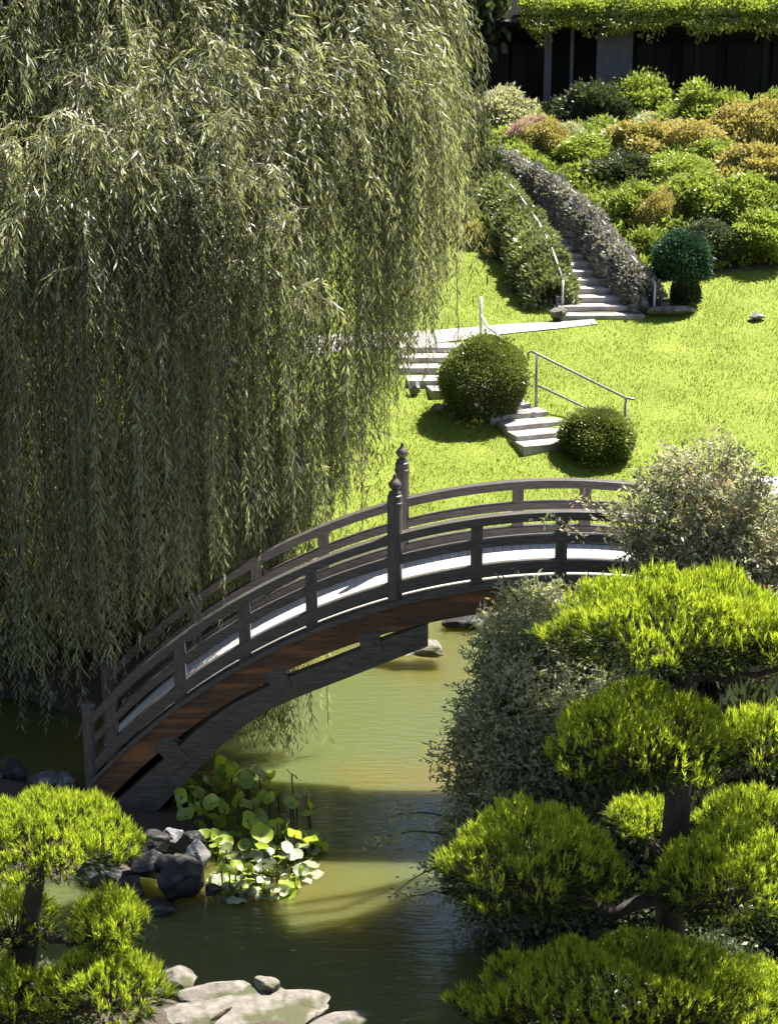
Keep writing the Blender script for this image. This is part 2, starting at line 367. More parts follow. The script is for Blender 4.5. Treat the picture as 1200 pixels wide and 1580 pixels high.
    for sgn in (-1, 1):
        xa = np.linspace(-7.0, -5.9, 14); mb = MB(); X2 = XC + xa * -sgn if sgn == -1 else XC + xa
        X2 = np.sort(X2); lo = np.full(14, -.3); mb.sweep(X2, lo, np.maximum(deck(X2) - .5, 0), YN + .14, YF - .14); fin(mb, 'abutment', M_darkrock)
        mb = MB(); X3 = np.sort(XC + sgn * np.linspace(4.2, 6.9, 16)); zz = deck(X3) - .5 - .3 / slope(X3); mb.sweep(X3, zz - .1, zz + .12, YN - .07, YN + .07); fin(mb, 'strut', M_wood)
    # joists between the side beams
    for x in np.arange(XC - 6.2, XC + 6.3, 1.24):
        mb = MB(); mb.box((x, 25.4, float(deck(x)) - .2), (.16, 1.56, .2), ry=math.asin((x - XC) / RAD)); fin(mb, 'joist', M_brown)
build_bridge()

# ------------------------------------------------------------------ trees and plants
def branch_path(a, b, sag=.0, n=7, jit=.06):
    a = np.array(a, float); b = np.array(b, float); t = np.linspace(0, 1, n)[:, None]
    p = a + (b - a) * t; L = np.linalg.norm(b - a)
    p[:, 2] += sag * L * np.sin(np.pi * t[:, 0]); p[1:-1] += rng.normal(0, jit * L * .3, (n - 2, 3)); return p

def build_willow():
    base = Vector((-4.6, 32.4, gz(-4.6, 32.4)))
    t = thing('willow_tree', 'huge weeping willow with hanging curtains of narrow leaves behind the bridge', 'tree', base)
    b = np.array(base)
    mb = MB(); top = np.array((-4.4, 32.0, 7.0))
    mb.tube(np.array([b + (0, 0, -.4), b + (.02, -.05, .3), b + (.1, -.1, 1.5), (b + top) / 2 + (.2, 0, .3), top]) - b, [.75, .52, .43, .38, .33], 14)
    mb.build('trunk', M_willowbark, t, True)
    cx, cy, rx, ry = -5.0, 31.2, 5.6, 5.4
    def crown_z(x, y):
        f = np.clip((cy + .6 - y) / (ry + .6), 0, 1); return 13.7 - 4.9 * f ** 1.8 - 1.6 * abs((x - cx) / rx) ** 3
    tips = []
    for i in range(390):
        a = rng.uniform(0, 2 * np.pi); r_ = math.sqrt(rng.random()) * .98
        if rng.random() < .42: a = rng.uniform(-2.2, .5); r_ = rng.uniform(.8, 1.03)
        x = cx + rx * r_ * math.cos(a); y = cy + ry * r_ * math.sin(a)
        z = crown_z(x, y) - rng.random() ** 2 * 1.6 + rng.uniform(-.2, .3)
        tips.append((x, y, z))
    tips = np.array(tips)
    for i in range(9):
        a = i * 2 * np.pi / 9 + .3
        ex, ey = cx + rx * .62 * math.cos(a), cy + ry * .62 * math.sin(a); e = np.array((ex, ey, crown_z(ex, ey) - 1.6))
        mb = MB(); mb.tube(branch_path(top - (0, 0, .4), e, .12, 9) - b, np.linspace(.24, .025, 9), 8); mb.build('limb', M_willowbark, t, True)
    lv = Leaves(); tw = MB()
    zx = [-12, -3, -2, -1.0, -.6, -.1, .3, 1.1, 2.5]; zv = [.2, .6, 1.6, 2.7, 3.9, 5.1, 5.6, 6.6, 7.5]
    def strand(p0, out, length, droop):
        s = np.arange(0, length, .05); k = len(s)
        if k < 4: return
        h = 1 - np.exp(-s / droop)
        P = np.empty((k, 3)); P[:, :2] = p0[:2] + out[None, :] * (h * droop)[:, None]; P[:, 2] = p0[2] + .12 * droop * np.sin(np.minimum(s / droop, 3)) - (s - droop * h)
        sway = rng.normal(0, .05, 2); P[:, :2] += sway * np.sin(s * rng.uniform(.6, 1.4) + rng.uniform(0, 6))[:, None]
        T = unit(np.gradient(P, axis=0))
        side = unit(rng.normal(size=(k, 3)) * (1, 1, .3))
        D = T * .75 + side * .62 + np.array((0, 0, -.25))
        sc = rng.uniform(.7, 1.25); kp = rng.random(k) < rng.uniform(.65, 1); P, D, side = P[kp], D[kp], side[kp]; k = len(P)
        lv.add(P + side * .01, D, sc * rng.uniform(.10, .23, k), sc * rng.uniform(.015, .028, k), .5 + .25 * rng.normal(), curl=.06)
        if k > 9 and rng.random() < .3: tw.tube(P[::max(1, k // 9)], .006, 3)
    for (x, y, z) in tips:
        o_ = np.array((x - cx, y - cy)); r_ = np.linalg.norm(o_ / (rx, ry)); o_ = o_ / (np.linalg.norm(o_) + 1e-6)
        for j in range(17):
            zm = np.interp(x, zx, zv) + abs(rng.normal(0, .9))
            p0 = np.array((x, y, z)) + rng.normal(0, (.2, .2, .22))
            L = min(max(.8, p0[2] - zm), (rng.uniform(.7, 2.2) if y < 28.3 and x < -.2 and rng.random() < .93 else rng.uniform(1.4, 5.0)) if rng.random() < (.97 if y < 28.6 and x < -.6 else .78) else 20)
            ang = rng.normal(0, .8); out = np.array((o_[0] * math.cos(ang) - o_[1] * math.sin(ang), o_[0] * math.sin(ang) + o_[1] * math.cos(ang)))
            strand(p0, out, L, rng.uniform(.3, 1.0))
    # the low inner curtain in front, ending above the far railing
    for i in range(1150):
        x = rng.uniform(-9, -.3); y = rng.uniform(28.6, 32.6); zm = np.interp(x, zx, zv) - .1 + abs(rng.normal(0, .55))
        zt = rng.uniform(3.6, 7.5); strand(np.array((x, y, zt)), rng.normal(0, .5, 2), max(.8, zt - zm), .3)
    # thin dark strands that hang between the two railings at the left end
    for i in range(150):
        x = rng.uniform(-6.5, -1.6); y = rng.uniform(25.0, 26.9)
        zb = np.interp(x, [-6.5, -4.5, -3, -2, -1.2], [1.6, 1.9, 2.6, 3.2, 4.0]) + abs(rng.normal(0, .4)); zt = rng.uniform(6.8, 9.2); strand(np.array((x, y + .9, zt)), np.array((rng.normal(0, .2), -1.0)), zt - zb + .3, rng.uniform(.6, 1.0))
    for i in range(110):
        x = rng.uniform(-7.2, -2.9); y = rng.uniform(24.95, 26.0); zt = rng.uniform(6.0, 8.0); zb = np.interp(x, [-6.5, -4.5, -2.9], [.7, 1.0, 2.6]) + abs(rng.normal(0, .5))
        strand(np.array((x, y + .5, zt)), np.array((rng.normal(0, .2), -.6)), zt - zb, rng.uniform(.5, .9))
    # sprays that stand out of the front of the crown and catch the sun
    for (px, py) in ((250, 350), (350, 178), (425, 262), (175, 385), (95, 300), (305, 455), (60, 420), (390, 400), (440, 340), (210, 250), (130, 200), (300, 275), (470, 440)):
        q = np.array(at(px, py, 25.9))
        for j in range(20):
            ang = rng.normal(-1.57, 1.0); strand(q + rng.normal(0, (.14, .1, .1)), np.array((math.cos(ang), math.sin(ang))), rng.uniform(.7, 2.4), rng.uniform(.3, .75))
    # thick unseen leaf layer, added to shade the lower left of the crown
    for i in range(270):
        x = rng.uniform(-11, .6); y = rng.uniform(29.9, 35.0); c = np.array((x, y, rng.uniform(12.3, 13.3) - .012 * (x + 5) ** 2))
        n = 400; d = unit(rng.normal(size=(n, 3))); lv.add(c + d * (.95, .95, .5) * (rng.random(n) ** .4)[:, None], d * .7 + (0, 0, -.4) + rng.normal(0, .4, (n, 3)), rng.uniform(.15, .24, n), .045, .55)
    # one long tress that reaches down to the water behind the arch
    for i in range(75):
        x = rng.normal(-1.85, .3); y = max(26.62, rng.normal(26.85, .15)); strand(np.array((x, y, 4.8)), np.array((rng.normal(0, .2), .1)), rng.uniform(4.2, 4.95), .2)
    for i in range(60):
        x = rng.uniform(-7.6, -5.0); y = rng.normal(27.4, .3); strand(np.array((x, y, 4.6)), rng.normal(0, .3, 2), rng.uniform(3.4, 4.6), .2)
    lv.V = [v - b for v in lv.V]
    lv.build('crown', L_willow, t)
    tw.v = [v - b for v in tw.v]; o = tw.build('twigs', M_twig, t)
build_willow()

def pad_needles(lv, tw, c, rx, ry, h, root, dens=470):
    "one clipped cloud of pine: upright needle tufts over a flat lens of twigs"
    c = np.array(c)
    ph = rng.uniform(0, 6, 6)
    def top(u, v):
        lump = .3 * np.sin(u * 5 + ph[0]) * np.sin(v * 5 + ph[1]) + .2 * np.sin(u * 9 + ph[2]) * np.sin(v * 8 + ph[3])
        q = np.clip(np.hypot(u, v), 0, 1); return (1 - q ** 2.6) ** .6 * (1 + lump * .75) + lump * .28
    n = int(dens * rx * ry * np.pi)
    for layer, (cnt, nn) in enumerate(((n, 14), (int(n * .7), 10), (int(n * .8), 10))):
        a = rng.uniform(0, 2 * np.pi, cnt); r_ = np.sqrt(rng.random(cnt)); r_ = r_ * (1 + .1 * np.sin(a * 4 + ph[4]) + .08 * np.sin(a * 9 + ph[5]))
        u, v = r_ * np.cos(a), r_ * np.sin(a); tz = top(u, v)
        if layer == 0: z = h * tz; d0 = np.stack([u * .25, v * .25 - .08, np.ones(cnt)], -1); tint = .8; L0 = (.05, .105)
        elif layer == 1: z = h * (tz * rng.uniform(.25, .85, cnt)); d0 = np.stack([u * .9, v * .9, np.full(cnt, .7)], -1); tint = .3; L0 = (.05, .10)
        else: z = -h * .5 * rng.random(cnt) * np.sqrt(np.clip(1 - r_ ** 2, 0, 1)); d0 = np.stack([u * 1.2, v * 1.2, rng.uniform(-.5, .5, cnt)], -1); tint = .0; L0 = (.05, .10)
        B = c + np.stack([u * rx, v * ry, z], -1); d0 = unit(d0 + rng.normal(0, .15, (cnt, 3)))
        P = np.repeat(B, nn, 0); D = np.repeat(d0, nn, 0) + rng.normal(0, .24, (cnt * nn, 3))
        along = rng.uniform(-.05, .05, cnt * nn)[:, None]
        P = P + np.repeat(d0, nn, 0) * along
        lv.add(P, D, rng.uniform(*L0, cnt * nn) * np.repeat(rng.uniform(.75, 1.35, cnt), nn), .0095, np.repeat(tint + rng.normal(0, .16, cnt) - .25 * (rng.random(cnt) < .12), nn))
        if layer == 1:
            for i in range(0, cnt, max(1, cnt // 26)):
                q = c + np.array((u[i] * rx * .5, v[i] * ry * .5, -h * .12)); tw.tube([np.array(root), (np.array(root) + q) / 2 + (0, 0, -.03), q, B[i]], [.02, .015, .01, .004], 5)

def build_pine(name, label, base, trunk_px, pads, limb_pads):
    b = np.array(base); t = thing(name, label, 'tree', base)
    tr = np.array([np.array(at(*q[:3])) for q in trunk_px]); tr = np.vstack([b + (0, 0, -.3), tr]); rad = [trunk_px[0][3] * 1.25] + [q[3] for q in trunk_px]
    k = np.linspace(0, len(tr) - 1, 26); trs = np.stack([np.interp(k, range(len(tr)), tr[:, i]) for i in range(3)], -1); rs = np.interp(k, range(len(tr)), rad)
    kk = np.ones(3) / 3
    for i in range(3): trs[1:-1, i] = np.convolve(trs[:, i], kk, 'valid')
    mb = MB(); mb.tube(trs - b, rs * (1 + rng.normal(0, .05, 26)), 12); mb.build('trunk', M_bark, t, True)
    for (px, py, wpx, hpx, Y) in pads:
        c = at(px, py, Y); s = px_per_m(c); rx = wpx / 2 / s; h = hpx / s * .82; ry = max(.4, min(rx * .8, .7))
        j = np.argmin(np.linalg.norm(trs - np.array(c) - (0, 0, -.25), axis=1) + np.where(trs[:, 2] > c.z, 5, 0))
        root = np.array(c) + (0, 0, -h * .25)
        mb = MB(); mb.tube(branch_path(trs[j], root, -.12, 8, .1) - b, np.linspace(max(.05, rs[j] * .55), .025, 8), 8); mb.build('branch', M_bark, t, True)
        lv = Leaves(); tw = MB(); pad_needles(lv, tw, c, rx, ry, h, root)
        lv.V = [v - b for v in lv.V]; tw.v = [v - b for v in tw.v]
        f = lv.build('foliage_pad', L_pine, t); tw.build('twigs', M_twig, f)

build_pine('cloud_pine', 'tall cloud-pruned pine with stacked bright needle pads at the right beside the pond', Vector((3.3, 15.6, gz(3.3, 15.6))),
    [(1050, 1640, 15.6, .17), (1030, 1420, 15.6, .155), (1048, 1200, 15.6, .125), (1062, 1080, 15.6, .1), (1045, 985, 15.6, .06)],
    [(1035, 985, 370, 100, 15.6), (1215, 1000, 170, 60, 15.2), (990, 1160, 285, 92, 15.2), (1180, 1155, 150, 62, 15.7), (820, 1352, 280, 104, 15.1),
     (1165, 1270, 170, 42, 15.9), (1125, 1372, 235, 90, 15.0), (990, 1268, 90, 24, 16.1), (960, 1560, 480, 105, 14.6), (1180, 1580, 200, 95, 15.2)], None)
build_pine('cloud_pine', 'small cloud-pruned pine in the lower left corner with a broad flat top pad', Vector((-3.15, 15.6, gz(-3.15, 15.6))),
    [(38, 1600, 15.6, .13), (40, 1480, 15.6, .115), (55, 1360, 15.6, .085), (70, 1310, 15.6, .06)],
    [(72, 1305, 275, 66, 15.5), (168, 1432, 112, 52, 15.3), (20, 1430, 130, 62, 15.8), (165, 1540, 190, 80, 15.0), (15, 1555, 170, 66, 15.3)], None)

def lump_dirs(n):
    d = unit(rng.normal(size=(n, 3))); return d

def shrub_mesh(nleaf, L, W, m, lumps=14, amp=.28, flat=.0, fuzz=.16, tipbias=.6, name='foliage', zc=.42):
    "unit shrub of radius 1 sitting on z = 0"
    lv = Leaves(); cen = lump_dirs(lumps); cen[:, 2] = np.abs(cen[:, 2]) * .9; cen = unit(cen)
    d = lump_dirs(nleaf); d[:, 2] = np.where(d[:, 2] < -zc * 1.07, -d[:, 2], d[:, 2])
    dot = d @ cen.T; k = np.exp((dot - 1) * 9); bump = k.max(1)
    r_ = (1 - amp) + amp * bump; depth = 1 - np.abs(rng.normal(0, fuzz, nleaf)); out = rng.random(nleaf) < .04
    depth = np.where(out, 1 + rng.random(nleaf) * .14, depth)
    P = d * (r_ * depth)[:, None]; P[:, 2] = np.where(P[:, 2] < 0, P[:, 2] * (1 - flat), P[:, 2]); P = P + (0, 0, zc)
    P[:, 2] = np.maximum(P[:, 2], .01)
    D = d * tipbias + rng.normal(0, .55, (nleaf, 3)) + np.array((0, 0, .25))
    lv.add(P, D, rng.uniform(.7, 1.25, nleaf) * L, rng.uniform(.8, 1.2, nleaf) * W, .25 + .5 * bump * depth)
    me = lv.mesh(name, m); return me

def stems_mesh(nst=9, name='stems', top=.75):
    mb = MB()
    for i in range(nst):
        a = rng.uniform(0, 6.28); r_ = rng.uniform(.15, .7); e = (r_ * math.cos(a), r_ * math.sin(a), rng.uniform(.6, 1.1) * top)
        mb.tube(branch_path((e[0] * .15, e[1] * .15, -.12), e, .08, 6, .12), np.linspace(.03, .01, 6), 5)
    me = bpy.data.meshes.new(name); me.from_pydata(np.concatenate(mb.v).tolist(), [], mb.f); me.materials.append(M_twig); return me
STEMS = [stems_mesh(9), stems_mesh(12)]

def plant(name, label, cat, loc, size, me, m, rz=None, group=None, stems=0):
    t = thing(name, label, cat, loc, rng.uniform(0, 6.28) if rz is None else rz, group)
    f = link(bpy.data.objects.new('foliage', me), t); f.scale = size
    f.material_slots[0].link = 'OBJECT'; f.material_slots[0].material = m
    s = link(bpy.data.objects.new('stems', STEMS[stems]), t); s.scale = size
    return t

# clipped round shrubs on the lawn
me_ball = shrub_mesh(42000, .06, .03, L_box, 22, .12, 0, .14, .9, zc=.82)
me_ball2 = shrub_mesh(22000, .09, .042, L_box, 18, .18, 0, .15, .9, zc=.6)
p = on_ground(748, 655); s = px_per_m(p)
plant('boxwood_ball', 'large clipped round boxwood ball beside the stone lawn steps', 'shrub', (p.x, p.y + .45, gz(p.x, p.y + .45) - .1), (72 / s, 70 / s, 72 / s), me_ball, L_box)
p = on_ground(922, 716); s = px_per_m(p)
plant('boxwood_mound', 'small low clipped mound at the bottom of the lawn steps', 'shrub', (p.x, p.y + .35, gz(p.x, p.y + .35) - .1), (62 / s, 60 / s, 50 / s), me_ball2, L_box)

# loose shrubs at the bridge's right end
def big_shrub(name, label, base, ells, m, n, L, W, sprigs, cat='shrub', red=False):
    b = np.array(base); t = thing(name, label, cat, base)
    lv = Leaves(); mb = MB()
    vol = sum(e[3] * e[4] * e[5] for e in ells)
    for (x, y, z, rx, ry, rz) in ells:
        k = int(n * rx * ry * rz / vol / 9); cen = np.array((x, y, z))
        d = lump_dirs(k); r_ = rng.uniform(.55, 1.0, k) ** .7
        lump = 1 + .18 * np.sin(d[:, 0] * 6 + x) * np.sin(d[:, 2] * 7 + y) + .1 * np.sin(d[:, 1] * 11)
        Q = cen + d * np.array((rx, ry, rz)) * (r_ * lump)[:, None]
        keep = Q[:, 2] > ground_z(Q[:, 0], Q[:, 1]) + .05; Q = Q[keep]; d = d[keep]; k = len(Q)
        # each sprig: a little drooping twig with leaves both sides
        ax = unit(d * .8 + rng.normal(0, .45, (k, 3)) + (0, 0, .15)); nn = 9
        tt = np.tile(np.linspace(0, 1, nn), k)[:, None]; A = np.repeat(ax, nn, 0); SL = np.repeat(rng.uniform(.14, .34, k), nn)[:, None]
        P = np.repeat(Q, nn, 0) + A * tt * SL + np.array((0, 0, -.25)) * (tt * SL) ** 2
        D = A * .5 + rng.normal(0, .6, (k * nn, 3))
        lv.add(P, D, rng.uniform(.75, 1.2, k * nn) * L, W * rng.uniform(.8, 1.2, k * nn), np.repeat(.45 + .2 * rng.normal(size=k) + .15 * d[:, 2], nn))
        for i in range(0, k, max(1, k // 40)): mb.tube(branch_path(b + rng.normal(0, .12, 3) * (1, 1, 0), Q[i], .08, 7, .08), np.linspace(.03, .005, 7), 5)
    for (p0, p1, k) in sprigs:
        A = np.array(p0); B = np.array(p1); pts = branch_path(A, B, .1, 7, .05); mb.tube(pts, np.linspace(.015, .004, 7), 5)
        q = rng.random(k); Q = np.stack([np.interp(q, np.linspace(0, 1, 7), pts[:, i]) for i in range(3)], -1) + rng.normal(0, .06, (k, 3))
        lv.add(Q, unit(B - A) * .6 + rng.normal(0, .6, (k, 3)), rng.uniform(.8, 1.2, k) * L, W, .6)
    if red:
        V = np.concatenate(lv.V).reshape(-1, 4, 3); T = np.concatenate(lv.T); up = V[:, 0, 2] + rng.normal(0, .5, len(V)); patch = np.sin(V[:, 0, 0] * 3.1 + 1) * np.sin(V[:, 0, 2] * 3.7)
        k = (rng.random(len(V)) < .12) & (patch > .1); nl = Leaves(); nl.V = [V[k].reshape(-1, 3) - b]; nl.T = [T[k]]; lv.V = [V[~k].reshape(-1, 3)]; lv.T = [T[~k]]
        nl.build('new_leaves', L_red, t)
    lv.V = [v - b for v in lv.V]; mb.v = [v - b for v in mb.v]
    lv.build('foliage', m, t); mb.build('stems', M_twig, t)

def E(px, py, Y, wpx, hpx, dep=None):
    c = at(px, py, Y); s = px_per_m(c); return (c.x, c.y, c.z, wpx / s, dep or wpx / s * .8, hpx / s)
big_shrub('feathery_shrub', 'dense grey green feathery shrub on the bank below the right half of the bridge', Vector((2.1, 21.3, gz(2.1, 21.3))),
    [E(825, 1010, 22.2, 85, 105), E(880, 1050, 22.2, 120, 130), E(790, 1160, 21.4, 95, 140), E(900, 1200, 21.5, 150, 170), E(770, 1310, 21.0, 85, 110), E(830, 1390, 20.9, 100, 70)],
    L_grey, 120000, .09, .03,
    [(at(690, 1290, 20.8), at(570, 1300, 20.7), 120), (at(690, 1260, 20.8), at(600, 1262, 20.7), 90), (at(700, 1330, 20.8), at(600, 1385, 20.6), 60), (at(720, 1380, 20.8), at(620, 1390, 20.6), 60), (at(760, 1400, 20.8), at(705, 1440, 20.6), 60), (at(800, 930, 22), at(770, 900, 22), 60)])
big_shrub('pale_shrub', 'tall airy pale leaved shrub in front of the right end of the bridge railing', Vector((4.0, 22.8, gz(4.0, 22.8))),
    [E(1035, 810, 22.8, 90, 70), E(1090, 760, 22.8, 85, 70), E(1160, 830, 22.9, 80, 70), E(1100, 870, 22.8, 110, 70), E(1180, 960, 22.8, 110, 130)],
    L_pale, 46000, .085, .03,
    [(at(960, 800, 22.8), at(880, 770, 22.8), 70), (at(900, 830, 22.8), at(830, 800, 22.8), 70), (at(1060, 730, 22.8), at(1030, 690, 22.8), 50), (at(1110, 720, 22.8), at(1130, 685, 22.8), 50)], red=True)

# ------------------------------------------------------------------ stairs, hedges and handrails
def build_stairs():
    ysx = [235, 250, 290, 330, 362, 400, 440, 490]; xsx = [705, 722, 768, 814, 850, 887, 915, 930]
    t = None; prev = None
    P = []
    for i in range(23):
        Y = 47.1 + .53 * i; z = 3.72 + .16 * (i + 1)
        ang = math.atan2(CAM_H - z, Y); py = 790 + FPX * math.tan(ang - PITCH); pxx = np.interp(py, ysx, xsx)
        P.append(at(pxx, py, Y))
    t = thing('garden_staircase', 'long curved concrete staircase climbing the hillside between ivy hedges', 'stairs', P[0])
    for i, p in enumerate(P):
        q = P[min(i + 1, len(P) - 1)]; o_ = P[max(0, i - 1)]; rz = math.atan2(q.y - o_.y, q.x - o_.x) - math.pi / 2
        wd = 2.25 if i < 3 else 1.5
        mb = MB(); mb.box((0, .32, -.2), (wd, .74, .4)); o = mb.build('step', M_concrete, t, bevel=.015); o.location = p - P[0]; o.rotation_euler.z = rz * .75
    # lawn steps
    Q = [on_ground(*q) for q in ((660, 540), (664, 556), (670, 573), (682, 590), (708, 606), (738, 618), (768, 630), (794, 643), (818, 657), (834, 673), (846, 690))]
    p0 = Q[0]; t = thing('lawn_steps', 'short flight of wide pale stone steps down the lawn behind the boxwood ball', 'stairs', p0)
    for i, q in enumerate(Q):
        d = Q[min(i + 1, 10)] - Q[max(i - 1, 0)]; rz = [0, 0, .02, .05, .2, .3, .35, .38, .38, .36, .34][i]
        mb = MB(); mb.box((0, .2, -.25), (1.75 if i < 4 else 1.5, .95, .5)); o = mb.build('step', M_concrete, t, bevel=.015); o.location = Vector((q.x, q.y, q.z + .1)) - p0; o.rotation_euler.z = rz
build_stairs()

def handrail(label, paths, posts, m, r_=.03, group=None):
    base = Vector(posts[0][0]); t = thing('handrail', label, 'handrail', base, 0, group); b = np.array(base)
    for pts in paths:
        mb = MB(); mb.tube(np.array([np.array(q) for q in pts]) - b, r_, 8); mb.build('rail', m, t, True)
    for lo, hi in posts:
        mb = MB(); mb.tube(np.array([np.array(lo), np.array(hi)]) - b, r_ * 1.15, 8); mb.build('post', m, t, True)
    return t

def stand(px, ptop, Y):
    hi = at(px, ptop, Y); return (Vector((hi.x, hi.y, gz(hi.x, hi.y) - .1)), hi)
YB = on_ground(828, 628).y; YC = on_ground(965, 668).y
a1, a2 = at(828, 546, YB), at(965, 614, YC); l1, l2 = at(830, 595, YB), at(965, 658, YC)
handrail('grey pipe handrail of two rails along the lawn steps', [[at(815, 556, YB + .1), at(814, 545, YB + .08), at(820, 542, YB + .05), a1, a2, at(978, 616, YC - .2)], [l1, l2]], [stand(828, 546, YB), stand(965, 614, YC)], M_metal)
Y1 = on_ground(742, 520).y; Y2 = Y1 - 1.1
handrail('short pale pipe handrail with one tall post at the top of the lawn steps', [[at(742, 486, Y1), at(752, 505, Y1 - .4), at(768, 516, Y2), at(772, 528, Y2)]], [stand(742, 458, Y1), stand(767, 516, Y2)], M_palemetal, .035)

RR = [(768, 232), (810, 248), (850, 270), (890, 300), (920, 330), (960, 380), (1010, 437)]
RL = [(772, 268), (800, 300), (830, 342), (852, 385), (868, 432)]
def rail_pts(L, h0, h1):
    out = []
    for a, b_ in L:
        h = np.interp(b_, [L[0][1], L[-2][1], L[-1][1]], [h0, h0, h1])
        for Y in np.arange(44, 66, .05):
            q = at(a, b_, Y)
            if q.z - gz(q.x, q.y) <= h: break
        out.append(q)
    return out
pr = rail_pts(RR, 1.15, .85); pl = rail_pts(RL, 1.15, .8)
def gp(p): return (Vector((p.x, p.y, gz(p.x, p.y) - .1)), p)
handrail('long thin pipe handrail above the dry ivy on the right of the hillside stairs', [pr], [gp(pr[-1]), gp(pr[4]), gp(pr[2]), gp(pr[0])], M_palemetal, .028)
handrail('thin pipe handrail above the green hedge on the left of the hillside stairs', [pl], [gp(pl[-1]), gp(pl[2]), gp(pl[0])], M_palemetal, .028)

def hedge(name, label, pts, wid, hgt, m, n, L, W, drop=.15, twiggy=0):
    base = Vector((pts[0].x, pts[0].y, gz(pts[0].x, pts[0].y))); b = np.array(base); t = thing(name, label, 'hedge', base)
    P = np.array([np.array(q) for q in pts]); seg = np.r_[0, np.cumsum(np.linalg.norm(np.diff(P, axis=0), axis=1))]
    s = rng.random(n) * seg[-1]; Q = np.stack([np.interp(s, seg, P[:, i]) for i in range(3)], -1); Q2 = np.stack([np.interp(s + .1, seg, P[:, i]) for i in range(3)], -1)
    T = unit(Q2 - Q + 1e-6); Nn = unit(np.cross(T, (0, 0, 1.)))
    a = rng.uniform(0, 2 * np.pi, n); rr = 1 - np.abs(rng.normal(0, .18, n)); lump = 1 + .05 * np.sin(s * 2.7) + .07 * np.sin(s * 7.1 + 1) + .09 * np.sin(a * 3 + s * 5) + .06 * np.sin(a * 7 + s * 11)
    u = np.cos(a) * rr * lump * wid / 2; v = np.sin(a) * rr * lump * hgt / 2
    X = Q + Nn * u[:, None]; X[:, 2] += v - hgt / 2 - drop
    X[:, 2] = np.maximum(X[:, 2], ground_z(X[:, 0], X[:, 1]) + .02)
    D = Nn * np.cos(a)[:, None] + np.array((0, 0, 1)) * np.sin(a)[:, None] * .9 + rng.normal(0, .6, (n, 3))
    lv = Leaves(); lv.add(X - b, D, rng.uniform(.7, 1.3, n) * L, W, .5 + .15 * np.sin(s * 1.9))
    lv.build('foliage', m, t)
    mb = MB()
    for i in range(60 + twiggy):
        k = rng.integers(0, n); mb.tube(branch_path(np.array((Q[k][0], Q[k][1], gz(Q[k][0], Q[k][1]) - .05)), X[k], .1, 6, .1) - b, np.linspace(.02, .006, 6), 4)
    mb.build('stems', M_twig, t)
hedge('ivy_hedge', 'dry greyish ivy hedge draped over the wall right of the hillside stairs', [p - Vector((.1, 0, 0)) for p in pr], .85, 1.5, L_dry, 26000, .15, .085, -.04, 60)
hedge('ivy_hedge', 'green leafy hedge along the left of the hillside stairs', [p - Vector((.25, 0, 0)) for p in pl], 1.5, 1.6, L_ivy, 26000, .15, .085, -.03)

